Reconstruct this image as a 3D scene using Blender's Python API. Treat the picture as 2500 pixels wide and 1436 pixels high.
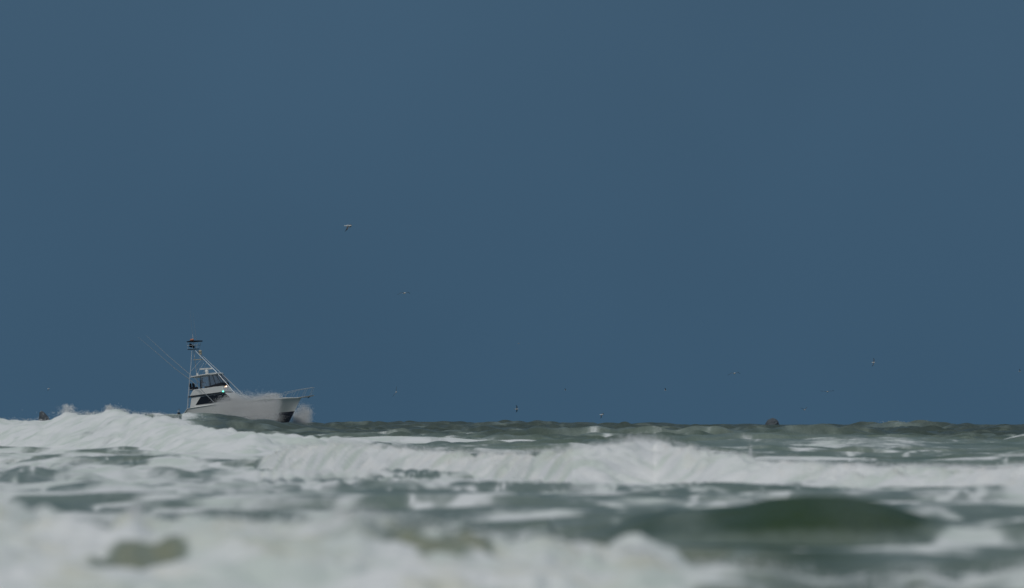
import bpy, bmesh, math, random
import numpy as np
from mathutils import Vector, Matrix

for o in list(bpy.data.objects):
    bpy.data.objects.remove(o)
scn = bpy.context.scene
COL = scn.collection
R = math.radians

# ------------------------------------------------------------------ camera
FPX = 21600.0            # focal length in pixels of a 2500 px wide frame
CAMZ = 1.6
HZ = 1036.0              # image row of the eye-level line (2500 x 1436 frame)
cd = bpy.data.cameras.new('camera'); cam = bpy.data.objects.new('camera', cd); COL.objects.link(cam)
cam.location = (0, 0, CAMZ)
cam.rotation_euler = (R(90) + math.atan((HZ - 718) / FPX), 0, 0)
cd.sensor_width = 36; cd.lens = FPX / 2500 * 36
cd.clip_start = 1; cd.clip_end = 120000
cd.dof.use_dof = True; cd.dof.focus_distance = 1190; cd.dof.aperture_fstop = 2.3
scn.camera = cam

# ------------------------------------------------------------------ sky and sun
SUN_EL, SUN_AZ = R(55), R(205)      # azimuth clockwise from +Y: behind the camera, a little to the left
w = bpy.data.worlds.new('World'); scn.world = w; w.use_nodes = True
nt = w.node_tree; nt.nodes.clear()
def N(t, ty, **kw):
    n = t.nodes.new(ty)
    for k, v in kw.items(): setattr(n, k, v)
    return n
wo = N(nt, 'ShaderNodeOutputWorld'); bg = N(nt, 'ShaderNodeBackground')
sky = N(nt, 'ShaderNodeTexSky'); sky.sky_type = 'NISHITA'; sky.sun_disc = False
sky.sun_elevation = SUN_EL; sky.sun_rotation = SUN_AZ; sky.dust_density = 3
tc = N(nt, 'ShaderNodeTexCoord'); sep = N(nt, 'ShaderNodeSeparateXYZ')
nt.links.new(tc.outputs['Generated'], sep.inputs[0])
rmp = N(nt, 'ShaderNodeMapRange'); rmp.inputs['From Min'].default_value = 0.0; rmp.inputs['From Max'].default_value = 1.0
pw = N(nt, 'ShaderNodeMath', operation='POWER'); pw.use_clamp = True; pw.inputs[1].default_value = 1.3
nt.links.new(sep.outputs['Z'], pw.inputs[0]); nt.links.new(pw.outputs[0], rmp.inputs['Value'])
mixc = N(nt, 'ShaderNodeMix', data_type='RGBA')          # overcast: slate at the horizon, lighter grey overhead
mixc.inputs['A'].default_value = (0.0445, 0.0985, 0.163, 1)
mixc.inputs['B'].default_value = (0.215, 0.26, 0.295, 1)
nt.links.new(rmp.outputs[0], mixc.inputs['Factor'])
cn = N(nt, 'ShaderNodeTexNoise'); cn.inputs['Scale'].default_value = 18; cn.inputs['Detail'].default_value = 3
nt.links.new(tc.outputs['Generated'], cn.inputs['Vector'])
cm = N(nt, 'ShaderNodeMapRange'); cm.inputs['To Min'].default_value = 0.90; cm.inputs['To Max'].default_value = 1.10
nt.links.new(cn.outputs[0], cm.inputs['Value'])
vm = N(nt, 'ShaderNodeVectorMath', operation='SCALE')
nt.links.new(mixc.outputs['Result'], vm.inputs[0]); nt.links.new(cm.outputs[0], vm.inputs['Scale'])
sk = N(nt, 'ShaderNodeVectorMath', operation='SCALE'); sk.inputs['Scale'].default_value = 0.05
nt.links.new(sky.outputs[0], sk.inputs[0])
mx = N(nt, 'ShaderNodeMix', data_type='RGBA'); mx.inputs['Factor'].default_value = 0.03   # thin daylight through the cloud
nt.links.new(vm.outputs[0], mx.inputs['A']); nt.links.new(sk.outputs[0], mx.inputs['B'])
nt.links.new(mx.outputs['Result'], bg.inputs['Color']); bg.inputs['Strength'].default_value = 1.0
nt.links.new(bg.outputs[0], wo.inputs[0])

sd = bpy.data.lights.new('sun', 'SUN'); sun = bpy.data.objects.new('sun', sd); COL.objects.link(sun)
sd.energy = 1.2; sd.angle = R(14); sd.color = (1.0, 0.965, 0.91)
sdir = Vector((math.sin(SUN_AZ) * math.cos(SUN_EL), math.cos(SUN_AZ) * math.cos(SUN_EL), math.sin(SUN_EL)))
sun.rotation_euler = (-sdir).to_track_quat('-Z', 'Y').to_euler(); sun.location = (0, -20, 60)

vs = scn.view_settings
vs.view_transform = 'Standard'; vs.look = 'None'; vs.exposure = 0.0; vs.gamma = 1.0; vs.use_curve_mapping = False
scn.cycles.use_denoising = True
scn.cycles.max_bounces = 24; scn.cycles.diffuse_bounces = 20; scn.cycles.glossy_bounces = 3
scn.cycles.transparent_max_bounces = 12

# ------------------------------------------------------------------ helpers
def tag(o, label=None, cat=None, group=None, kind=None):
    if label: o['label'] = label
    if cat: o['category'] = cat
    if group: o['group'] = group
    if kind: o['kind'] = kind
    return o

def mat(name, col, rough=0.6, spec=0.5, metal=0.0, var=0.0, vscale=3.0, alpha=1.0, emit=None, bump=0.0):
    m = bpy.data.materials.new(name); m.use_nodes = True
    t = m.node_tree; b = t.nodes['Principled BSDF']
    b.inputs['Base Color'].default_value = (*col, 1)
    b.inputs['Roughness'].default_value = rough
    b.inputs['Specular IOR Level'].default_value = spec
    b.inputs['Metallic'].default_value = metal
    b.inputs['Alpha'].default_value = alpha
    if emit:
        b.inputs['Emission Color'].default_value = (*emit[0], 1); b.inputs['Emission Strength'].default_value = emit[1]
    if var or bump:
        c = N(t, 'ShaderNodeTexCoord'); n = N(t, 'ShaderNodeTexNoise')
        n.inputs['Scale'].default_value = vscale; n.inputs['Detail'].default_value = 5
        t.links.new(c.outputs['Object'], n.inputs['Vector'])
        if var:
            r = N(t, 'ShaderNodeMapRange'); r.inputs['To Min'].default_value = 1 - var; r.inputs['To Max'].default_value = 1 + var
            t.links.new(n.outputs[0], r.inputs['Value'])
            v = N(t, 'ShaderNodeVectorMath', operation='SCALE'); v.inputs[0].default_value = col
            t.links.new(r.outputs[0], v.inputs['Scale']); t.links.new(v.outputs[0], b.inputs['Base Color'])
        if bump:
            bp = N(t, 'ShaderNodeBump'); bp.inputs['Strength'].default_value = bump
            t.links.new(n.outputs[0], bp.inputs['Height']); t.links.new(bp.outputs[0], b.inputs['Normal'])
    return m

class MB:
    def __init__(s): s.v = []; s.f = []
    def add(s, vs, fs):
        k = len(s.v); s.v += [tuple(p) for p in vs]; s.f += [tuple(i + k for i in f) for f in fs]
    def tube(s, pts, r, n=6):
        pts = [Vector(p) for p in pts]
        rs = r if isinstance(r, (list, tuple)) else [r] * len(pts)
        rings = []
        for i, p in enumerate(pts):
            d = (pts[min(i + 1, len(pts) - 1)] - pts[max(i - 1, 0)]).normalized()
            a = Vector((0, 0, 1)) if abs(d.z) < .9 else Vector((1, 0, 0))
            e1 = d.cross(a).normalized(); e2 = d.cross(e1)
            rings.append([p + (e1 * math.cos(2 * math.pi * j / n) + e2 * math.sin(2 * math.pi * j / n)) * rs[i] for j in range(n)])
        vs = [q for rg in rings for q in rg]; fs = []
        for i in range(len(pts) - 1):
            for j in range(n):
                fs.append((i * n + j, i * n + (j + 1) % n, (i + 1) * n + (j + 1) % n, (i + 1) * n + j))
        fs.append(tuple(range(n))[::-1]); fs.append(tuple((len(pts) - 1) * n + j for j in range(n)))
        s.add(vs, fs); return s
    def prism(s, A, B):            # two matching outlines
        n = len(A)
        fs = [(i, (i + 1) % n, n + (i + 1) % n, n + i) for i in range(n)] + [tuple(range(n))[::-1], tuple(range(n, 2 * n))]
        s.add(list(A) + list(B), fs); return s
    def ball(s, c, rx, ry, rz, nu=10, nv=7):
        vs = []; fs = []
        for i in range(nv + 1):
            th = math.pi * i / nv
            for j in range(nu):
                ph = 2 * math.pi * j / nu
                vs.append((c[0] + rx * math.sin(th) * math.cos(ph), c[1] + ry * math.sin(th) * math.sin(ph), c[2] + rz * math.cos(th)))
        for i in range(nv):
            for j in range(nu):
                fs.append((i * nu + j, i * nu + (j + 1) % nu, (i + 1) * nu + (j + 1) % nu, (i + 1) * nu + j))
        s.add(vs, fs); return s
    def build(s, name, m, parent=None, smooth=True, bevel=0):
        me = bpy.data.meshes.new(name); me.from_pydata(s.v, [], s.f); me.update()
        bm = bmesh.new(); bm.from_mesh(me)
        bmesh.ops.remove_doubles(bm, verts=bm.verts, dist=1e-5)
        bmesh.ops.recalc_face_normals(bm, faces=bm.faces)
        if bevel:
            bmesh.ops.bevel(bm, geom=bm.edges[:], offset=bevel, segments=2, affect='EDGES', clamp_overlap=True)
        bm.to_mesh(me); bm.free()
        if smooth:
            me.shade_smooth()
            try: me.set_sharp_from_angle(angle=R(40))
            except Exception: pass
        if isinstance(m, bpy.types.Material): me.materials.append(m)
        o = bpy.data.objects.new(name, me); COL.objects.link(o)
        if parent: o.parent = parent
        return o

def empty(name, loc=(0, 0, 0)):
    o = bpy.data.objects.new(name, None); COL.objects.link(o); o.location = loc; o.empty_display_size = .2
    return o

# value noise in numpy ------------------------------------------------------
rng = np.random.default_rng(11)
TAB = rng.random((64, 64, 64)).astype(np.float32)
def vnoise(x, y, z):
    xi = np.floor(x); yi = np.floor(y); zi = np.floor(z)
    fx = (x - xi).astype(np.float32); fy = (y - yi).astype(np.float32); fz = (z - zi).astype(np.float32)
    xi = xi.astype(np.int64) & 63; yi = yi.astype(np.int64) & 63; zi = zi.astype(np.int64) & 63
    x1 = (xi + 1) & 63; y1 = (yi + 1) & 63; z1 = (zi + 1) & 63
    fx = fx * fx * (3 - 2 * fx); fy = fy * fy * (3 - 2 * fy); fz = fz * fz * (3 - 2 * fz)
    a = TAB[xi, yi, zi] * (1 - fx) + TAB[x1, yi, zi] * fx
    b = TAB[xi, y1, zi] * (1 - fx) + TAB[x1, y1, zi] * fx
    c = TAB[xi, yi, z1] * (1 - fx) + TAB[x1, yi, z1] * fx
    d = TAB[xi, y1, z1] * (1 - fx) + TAB[x1, y1, z1] * fx
    return ((a * (1 - fy) + b * fy) * (1 - fz) + (c * (1 - fy) + d * fy) * fz)
def fbm(x, y, z=0.0, oct=4, gain=.5):
    z = np.zeros_like(x) + z; s = 0; a = 1; t = 0
    for k in range(oct):
        s = s + a * vnoise(x + 17.3 * k, y + 5.1 * k, z + 9.7 * k); t += a; a *= gain; x = x * 2.03; y = y * 2.03; z = z * 2.03
    return s / t
def sstep(a, b, x):
    t = np.clip((x - a) / (b - a), 0, 1); return t * t * (3 - 2 * t)

# ------------------------------------------------------------------ the sea
# Every breaker is a ridge in the water: how far out its foot lies, how high its crest stands and how much of it is
# broken, given along its length (the first figure of each pair counts along the shore).
class Ridge:
    def __init__(s, foot, crest, foam, wf, wb, eb=1.0, ef=1.0, rag=.1, ragL=1.2, lump=.15, lumpL=.9, flat=0.0, peak=False):
        s.peak = peak
        s.foot, s.crest, s.foam, s.wf, s.wb = foot, crest, foam, wf, wb
        s.eb, s.ef, s.rag, s.ragL, s.lump, s.lumpL, s.flat = eb, ef, rag, ragL, lump, lumpL, flat
def tab(t, p): return np.interp(p, [a for a, b in t], [b for a, b in t])
def dist(row): return CAMZ * FPX / (row - HZ)          # how far out flat water of that row lies

RIDGES = {
 # swell the boat is climbing, and the seas right and left of it
 'boat': Ridge([(0, 1190), (2500, 1190)], [(-500, 1034), (100, 1030), (400, 1021), (600, 1022), (690, 1030), (760, 1032), (900, 1029), (1180, 1030), (1260, 1027), (1420, 1032), (1620, 1036), (2000, 1040), (3000, 1042)],
   [(0, .1), (2500, .1)], 60, 90, rag=.5, ragL=9, lump=0),
 'right_far': Ridge([(0, 1300), (2500, 1300)], [(1960, 1060), (2060, 1038), (2130, 1032), (2180, 1029), (2260, 1027), (2330, 1033), (2400, 1037), (2520, 1036), (2700, 1040)],
   [(2080, .0), (2140, .33), (2200, .36), (2300, .2), (2360, .0)], 16, 60, rag=.3, ragL=5, lump=0),
 # green swell in front of the boat
 'swell': Ridge([(0, 760), (2500, 760)], [(-400, 1030), (200, 1026), (300, 1018), (340, 1014), (386, 1010), (430, 1010), (460, 1008.5), (520, 1009), (556, 1012), (578, 1018), (612, 1023.5), (634, 1022), (656, 1025), (680, 1029), (702, 1034), (770, 1041), (900, 1052), (1100, 1062), (3000, 1062)],
   [(0, .8), (330, .75), (420, .66), (455, .54), (510, .36), (560, .1), (600, .0), (3000, .0)], 45, 60, eb=.6, rag=.12, ragL=4, lump=.1, lumpL=1.5),
 # swell on the right with a sheet of old foam along its top
 'right': Ridge([(0, 1111), (2500, 1113)], [(1250, 1085), (1480, 1076), (1600, 1066), (1700, 1052), (1800, 1045), (1900, 1043), (2100, 1041), (2200, 1043), (2330, 1050), (2500, 1057), (2900, 1060)],
   [(1500, .1), (1650, .25), (1900, .40), (2000, .52), (2250, .48), (2330, .2), (2500, .05)], 55, 60, ef=.25, eb=1.2, rag=.05, ragL=10, lump=0),
 # big broken wave on the left
 'left': Ridge([(0, 1108), (300, 1113), (450, 1120), (620, 1126), (800, 1122), (1000, 1112), (2500, 1112)], [(-500, 1018), (0, 1025), (60, 1024), (108, 1031), (135, 1021), (160, 1009), (200, 1010), (240, 1011), (262, 1000), (275, 998), (300, 1003), (340, 1012), (380, 1016), (430, 1024), (480, 1037), (530, 1045), (600, 1054), (700, 1061), (780, 1066), (900, 1073), (1000, 1082), (1150, 1090), (3000, 1095)],
   [(-500, 1), (480, 1), (700, .95), (860, .8), (960, .5), (1100, .3), (3000, .2)], 42, 45, eb=.35, ef=1.15, rag=.38, ragL=2.6, lump=.42, lumpL=1.6),
 # foam-topped wavelet behind the middle breaker, and the foam sheet sliding off the left one
 'second': Ridge([(0, 1141), (3000, 1141)], [(1600, 1160), (1780, 1140), (1850, 1114), (2000, 1115), (2100, 1118), (2200, 1124), (2240, 1128), (2300, 1121), (2420, 1115), (2500, 1114), (2700, 1112)],
   [(1800, .2), (1850, .66), (2100, .62), (2230, .66), (2420, .62), (2470, .3), (2700, .5)], 3.5, 9, ef=.35, eb=.8, rag=.05, ragL=2, lump=.03, lumpL=.6),
 'sheet': Ridge([(0, 1097), (3000, 1097)], [(500, 1080), (760, 1074), (860, 1068), (950, 1065), (1060, 1067), (1200, 1073), (1330, 1075), (1420, 1080), (1520, 1088), (1650, 1100), (3000, 1100)],
   [(500, .8), (900, .62), (1060, .56), (1150, .64), (1400, .62), (1500, .45), (1600, .2)], 9, 25, ef=.6, eb=.6, rag=.05, ragL=3, lump=.03, lumpL=1),
 # long middle breaker
 'middle': Ridge([(-400, 1140), (0, 1140), (350, 1146), (620, 1150), (700, 1155), (900, 1164), (1200, 1175), (1400, 1186), (1600, 1183), (1750, 1188), (1900, 1191), (2100, 1197), (2300, 1202), (2500, 1209), (2900, 1212)],
   [(-500, 1122), (0, 1118), (240, 1114), (380, 1112), (520, 1120), (620, 1122), (680, 1098), (740, 1086), (800, 1081), (850, 1080), (900, 1086), (1000, 1094), (1100, 1101), (1200, 1106), (1300, 1104), (1400, 1095), (1460, 1086), (1520, 1079), (1560, 1075), (1610, 1078), (1680, 1091), (1760, 1105), (1826, 1111), (1850, 1123), (1900, 1124), (2000, 1130), (2100, 1136), (2300, 1137), (2420, 1143), (2500, 1133), (2900, 1130)],
   [(-500, .5), (0, .52), (200, .45), (280, .2), (330, .55), (370, .1), (560, .05), (630, .5), (680, .95), (760, 1), (3000, 1)], 6.0, 10, eb=1.1, ef=1.0, rag=.34, ragL=1.0, lump=.30, lumpL=.95, flat=.08),
 # unbroken dark green hump, right
 'green': Ridge([(1000, 1326), (2900, 1326)], [(600, 1345), (1150, 1330), (1350, 1300), (1450, 1282), (1560, 1257), (1650, 1243), (1750, 1238), (1810, 1234), (1880, 1216), (1960, 1211), (2060, 1212), (2130, 1222), (2200, 1243), (2280, 1268), (2340, 1286), (2400, 1280), (2500, 1270), (2700, 1262), (3200, 1280)],
   [(1000, .4), (1350, .42), (1450, .30), (1560, .2), (1650, .12), (1780, .26), (1850, .05), (2200, .0), (2300, .1), (3000, .2)], 2.6, 12, ef=.2, eb=1.5, rag=.03, ragL=2.5, lump=0, peak=True),
 # nearest breaker
 'near': Ridge([(-600, 1490), (3000, 1490)], [(-600, 1235), (0, 1238), (60, 1256), (120, 1272), (250, 1284), (300, 1262), (330, 1252), (380, 1270), (500, 1264), (600, 1266), (700, 1276), (800, 1256), (870, 1250), (950, 1274), (1000, 1284), (1100, 1286), (1190, 1303), (1250, 1320), (1330, 1310), (1400, 1338), (1500, 1350), (1560, 1342), (1620, 1374), (1700, 1382), (1800, 1381), (1900, 1394), (2000, 1424), (2100, 1424), (2180, 1410), (2250, 1398), (2330, 1424), (2400, 1412), (2460, 1398), (2500, 1384), (3000, 1370)],
   [(-600, 1), (940, 1), (1010, .82), (1180, .8), (1240, 1), (1600, 1), (1680, .75), (1860, .5), (1960, .3), (2060, .3), (2200, .5), (2260, .6), (2340, .35), (2420, .5), (2500, .65), (3000, .8)], 9, 11, eb=.55, ef=1.0, rag=.16, ragL=.9, lump=.26, lumpL=.85, flat=.12),
}
SINE = []
_r = random.Random(5)
for L0, cnt in ((3, 10), (4, 9), (7, 9), (12, 9), (20, 8), (34, 7), (60, 6)):
    for i in range(cnt):
        L = L0 * _r.uniform(.75, 1.35); a = _r.gauss(0, .5)
        SINE.append((L0, 2 * math.pi / L * math.sin(a), 2 * math.pi / L * math.cos(a), _r.uniform(0, 6.28)))
AMP = {  # wave height of each wavelength band against distance
 3:  [(60, .005), (340, .008), (600, .035), (1300, .05), (1450, .0), (9e9, 0)],
 4:  [(60, .009), (340, .014), (700, .05), (1400, .07), (1600, .0), (9e9, 0)],
 7:  [(60, .014), (340, .020), (700, .06), (1500, .085), (2200, 0), (9e9, 0)],
 12: [(60, .020), (340, .03), (700, .08), (2000, .12), (3500, .0), (9e9, 0)],
 20: [(60, .016), (340, .03), (700, .07), (4000, .10), (6000, 0), (9e9, 0)],
 34: [(60, .0), (300, .02), (700, .06), (4000, .10), (9000, .0), (9e9, 0)],
 60: [(60, .0), (700, .03), (2000, .10), (9000, .12), (20000, 0), (9e9, 0)],
}
def sea_height(X, Y):
    """height, foam, lump size and lump wavelength of the sea surface at world X, Y"""
    shp = X.shape
    zamb = np.zeros(shp)
    amps = {k: np.interp(Y, [a for a, b in t], [b for a, b in t]) for k, t in AMP.items()}
    for L0, kx, ky, ph in SINE:
        zamb += amps[L0] * np.sin(kx * X + ky * Y + ph)
    zamb = zamb + .35 * np.abs(zamb)                       # sharper crests, flatter troughs
    damp = np.zeros(shp)
    fits = []
    zr = np.zeros(shp); foam = np.zeros(shp); lump = np.zeros(shp); lumpL = np.ones(shp)
    for key, r in RIDGES.items():
        d0 = float(np.mean([b for a, b in r.foot]))
        footabs = d0 > 700 and key in ('boat', 'right_far', 'swell')
        D0 = (d0 if footabs else dist(d0))
        sel = (Y > D0 * .72 - r.wf * 3) & (Y < D0 * 1.35 + r.wf + r.wb * 3.2)
        if not sel.any(): continue
        x = X[sel]; y = Y[sel]
        p = 1250 + FPX * x / np.maximum(y, 1)
        foot = tab(r.foot, p) if footabs else dist(tab(r.foot, p))
        wob = (fbm(x / (r.wf * 2.2), x * 0 + 3.7, 0.5, 3) - .5) * r.wf * .9
        D = foot + r.wf + wob
        H = CAMZ - (tab(r.crest, p) - HZ) / FPX * D
        f = tab(r.foam, p)
        big = fbm(x / r.ragL, y / (r.ragL * 1.2), 1.3, 4, .55) - .5
        H = H + big * 2.2 * r.rag * np.clip(f * 1.3 + .2, 0, 1)
        H = np.maximum(H, 0.0)
        t = np.where(y < D, (D - y) / r.wf, (y - D) / r.wb)
        front = np.where(t < r.flat, 1 - .1 * t / max(r.flat, 1e-3), .9 if r.flat else 1.0)
        ft = np.clip((t - r.flat) / (1 - r.flat), 0, None) if r.flat else t
        prof_f = front * (1 - sstep(0, 1.06, ft))
        if r.peak: prof_f = np.clip(1 - t, 0, 1) ** .9
        prof_b = 1 - sstep(0, 1.6, t)
        prof = np.where(y < D, prof_f, prof_b)
        trough = -.10 * np.clip(H, 0, 1) * np.exp(-((y - (D - r.wf * 1.5)) / (r.wf * .6)) ** 2) * (y < D)
        zz = H * prof + trough
        cur = zr[sel]
        zr[sel] = np.where(zz > cur, zz, np.where(cur == 0, zz, cur))
        if r.crest: fits.append((r, sel, prof, H))
        damp[sel] = np.maximum(damp[sel], prof * np.clip(H * 1.5, 0, 1))
        ext = np.where(y < D, 1 - sstep(r.ef, r.ef + .45, t), 1 - sstep(r.eb * .4, r.eb * 1.6, t))
        ff = f * ext
        if r.peak: ff = np.where((y < D) & (t < 1.3), np.maximum(ff, .38 * sstep(.25, 1.0, t)), ff)
        foam[sel] = np.maximum(foam[sel], ff)
        ll = r.lump * sstep(.45, .9, ff) * np.where(y < D, 1 - sstep(.8, 1.2, t), 1)
        l0 = lump[sel]
        lumpL[sel] = np.where(ll > l0, r.lumpL, lumpL[sel]); lump[sel] = np.maximum(l0, ll)
    chop = fbm(X / 5.5, Y / 4.0, 31.0, 3, .55) * 2 - 1
    chop = (1 - np.abs(chop)) ** 2.5 - .5
    zamb = zamb + chop * np.interp(Y, [60, 300, 500, 800, 1500, 2500, 9e9], [.02, .05, .16, .28, .25, 0, 0])
    return zamb * (1 - np.where(Y > 600, .35, .8) * damp), zr, foam, lump, lumpL, fits

def build_sea():
    """the water is one mesh: a coarse sheet close in (soft in the picture) and a finer one further out"""
    def seg(a, b, st): return np.arange(a, b, st).tolist()
    near = [-40, -10, 15, 35, 50] + seg(58, 76, 1.2) + seg(76, 100, .105) + seg(100, 114, .4) + seg(114, 128, .13) + seg(128, 134, .3) + seg(134, 189.9, .55) + [190.0]
    mid = np.linspace(190, 345, 380, endpoint=False).tolist()
    far = [189.7] + mid + seg(345, 395, .6) + seg(395, 505, .38) + seg(505, 760, .75) + seg(760, 870, .75) + seg(870, 1200, 1.0) + seg(1200, 1400, 1.0) + seg(1400, 2000, 3.2) + seg(2000, 3000, 9) + np.geomspace(3000, 60000, 60).tolist()
    e = np.array([.071, .075, .08, .087, .096, .11, .13, .16, .2, .27, .4, .6, 1.0])
    sheets = []
    for ys, nc, fine in ((near, 300, False), (far, 575, True)):
        us = np.concatenate([-e[::-1], np.linspace(-.066, .066, nc), e])
        U, Y = np.meshgrid(us, np.array(ys))
        if fine:                                            # rows of the mesh follow the middle breaker
            rm = RIDGES['middle']; k0, k1 = 1, 1 + len(mid)
            Dm = dist(tab(rm.foot, 1250 + FPX * np.clip(us, -.075, .075))) + rm.wf
            fi = np.linspace(0, 1, k1 - k0)
            for j in range(len(us)):
                Y[k0:k1, j] = np.interp(fi, [0, .10, .66, 1], [190, max(Dm[j] - 10, 192), min(Dm[j] + 5, 342), 345])
        sheets.append(sea_sheet(U, Y, fine))
    V = np.concatenate([a.reshape(-1, 3) for a, f in sheets]); F = np.concatenate([f.reshape(-1) for a, f in sheets])
    qs = []; k = 0
    for a, f in sheets:
        nr, nc = f.shape; idx = np.arange(nr * nc).reshape(nr, nc) + k; k += nr * nc
        qs.append(np.stack([idx[:-1, :-1], idx[:-1, 1:], idx[1:, 1:], idx[1:, :-1]], -1).reshape(-1, 4))
    q = np.concatenate(qs)
    me = bpy.data.meshes.new('sea')
    me.vertices.add(len(V)); me.vertices.foreach_set('co', V.reshape(-1).astype(np.float32))
    me.loops.add(q.size); me.loops.foreach_set('vertex_index', q.reshape(-1).astype(np.int32))
    me.polygons.add(len(q)); me.polygons.foreach_set('loop_start', (np.arange(len(q)) * 4).astype(np.int32))
    me.update(calc_edges=True); me.shade_smooth()
    at = me.attributes.new('foam', 'FLOAT', 'POINT'); at.data.foreach_set('value', F.astype(np.float32))
    o = bpy.data.objects.new('sea', me); COL.objects.link(o); o['kind'] = 'structure'
    o['label'] = 'rough grey green sea with rows of breaking white surf'
    return o

def sea_sheet(U, Y, fine):
    X = U * np.maximum(Y, 45)
    zamb, zr, foam, lump, lumpL, fits = sea_height(X, Y)
    # drifting foam between the breakers
    p = 1250 + FPX * U
    dens = np.interp(Y, [60, 100, 125, 150, 190, 240, 290, 400, 600, 800, 1000, 1500, 9e9], [.44, .37, .37, .38, .46, .48, .45, .45, .36, .22, .13, .08, .0])
    dens = dens + np.where(Y < 420, .05, .02) * sstep(1500, 300, p) + .07 * sstep(1000, 600, p) * sstep(170, 190, Y) * sstep(430, 400, Y) - .05 * sstep(1300, 2200, p) * (Y > 250)
    wx = (fbm(X / 9, Y / 30, 4.4, 3) - .5) * 5
    streak = fbm((X + wx) / 2.4, Y / 9, 2.2, 4, .5) - .5
    patch = fbm(X / 14, Y / 40, 7.7, 3) - .5
    w2 = (fbm(X / 2.6 + 9, Y / 8, 17.0, 3) - .5) * 4
    la, lb = (X + wx) / 2.2 + w2 * .5, Y / 7.5 + w2 * .8
    lace = np.abs(fbm(la * .82 + lb * .57, lb * .82 - la * .57, 12.2, 3, .55) - .5)
    drift = dens - .035 + streak * .75 + patch * .35 + (.08 - lace) * .5 + .17 * sstep(.05, .0, lace) * sstep(460, 380, Y)
    drift = drift - .30 * sstep(1660, 1900, p) * sstep(2400, 2150, p) * sstep(116, 120, Y) * sstep(136, 130, Y)
    foam = np.maximum(foam, np.clip(drift, 0, .62))
    foam = foam - .35 * sstep(1680, 1960, p) * sstep(2340, 2120, p) * sstep(119.0, 121.0, Y) * sstep(126, 124, Y)
    # clear sandy windows in the nearest breaker
    wn = sstep(.34, .62, fbm(X * 1.5 + Y * .4, Y * .5 - X * .8, 40.0, 4, .6))
    for pc, yc, wp, wy, a in ((1090, 83.4, 125, 2.8, 1.3), (330, 81.4, 140, 2.0, .62), (285, 77.2, 140, 2.4, .40), (1790, 83.5, 150, 1.6, .3), (60, 79, 60, .8, .3), (810, 79.5, 60, .6, .3)):
        foam = foam - a * .95 * np.exp(-((p - pc) / wp) ** 2 - ((Y - yc) / wy) ** 2) * (.35 + .65 * wn)
    # old foam sheet on top of the right swell, streaks on the way to the boat
    # breaks and holes inside the whitewater
    hole = fbm(X / (lumpL * 2.3), Y / (lumpL * 5), 21.0, 3, .5)
    foam = np.where(lump > .02, foam - sstep(.57, .70, hole) * np.where(Y < 110, .45, np.where(Y < 345, .2, .4)), foam)
    Z = zr + zamb * (1 - .6 * np.clip(lump * 6, 0, 1))
    Z[Y > 20000] *= .2
    P = np.stack([X, Y, Z], -1)
    # whitewater: heaped, rounded lumps pushed up and forward
    m = lump > .004
    x, y, z, L, A = X[m], Y[m], Z[m], lumpL[m], lump[m]
    wx_ = (fbm(x / (L * 1.7), y / (L * 2.5), z / (L * 1.7), 2) - .5) * L * 1.2
    def soft(s, o):
        a = Matrix.Rotation(o, 3, Vector((.4, .7, .6)).normalized()); X3 = ((x + wx_) / (L * s), y / (L * s * .85), (z + wx_ * .5) / (L * s))
        r3 = [a[i][0] * X3[0] + a[i][1] * X3[1] + a[i][2] * X3[2] + o * 3.3 for i in range(3)]
        return vnoise(*r3)
    def billow(s, o): return np.sqrt((soft(s, o) * 2 - 1) ** 2 + .03) - .13
    hgt = .9 * billow(2.1, 3.1) + .5 * soft(1.3, 8.2) + .55 * billow(.95, 4.4) + .32 * billow(.5, 1.7) + .17 * billow(.26, 5.5) + (y < 110) * (.28 * billow(.42, 2.6) + .2 * billow(.2, 7.1) - .12)
    dis = np.maximum(hgt - .55, -.08) * A
    P[m, 1] -= dis * .38; P[m, 2] += dis * 1.15
    # bring each crest back to its height after the chop and the lumps have been added
    pc = 1250 + FPX * U[0]
    for r, sel, prof, H in fits:
        row = np.full(X.shape, 1e4); pf = np.zeros(X.shape); pf[sel] = prof
        row[sel] = np.where(prof > .4, HZ - (P[sel][:, 2] - CAMZ) / np.maximum(Y[sel], 1) * FPX, 1e4)
        top = row.min(axis=0); want = tab(r.crest, pc); Hc = np.zeros(X.shape); Hc[sel] = H
        ok = (top < 9e3) & (Hc.max(axis=0) > .12)
        if ok.sum() < 10: continue
        dif = np.where(ok, np.clip(want - top, -40, 40), 0); k = np.exp(-np.linspace(-2.2, 2.2, 31) ** 2)
        dif = np.convolve(np.pad(dif, 15, 'edge'), k, 'valid') / np.maximum(np.convolve(np.pad(ok.astype(float), 15, 'edge'), k, 'valid'), 1e-6)
        dif = dif * ok
        P[..., 2] -= dif[None, :] * Y / FPX * np.clip(pf * 1.15, 0, 1)
    if fine: P[0, :, 2] -= .3
    return P, foam

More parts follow.
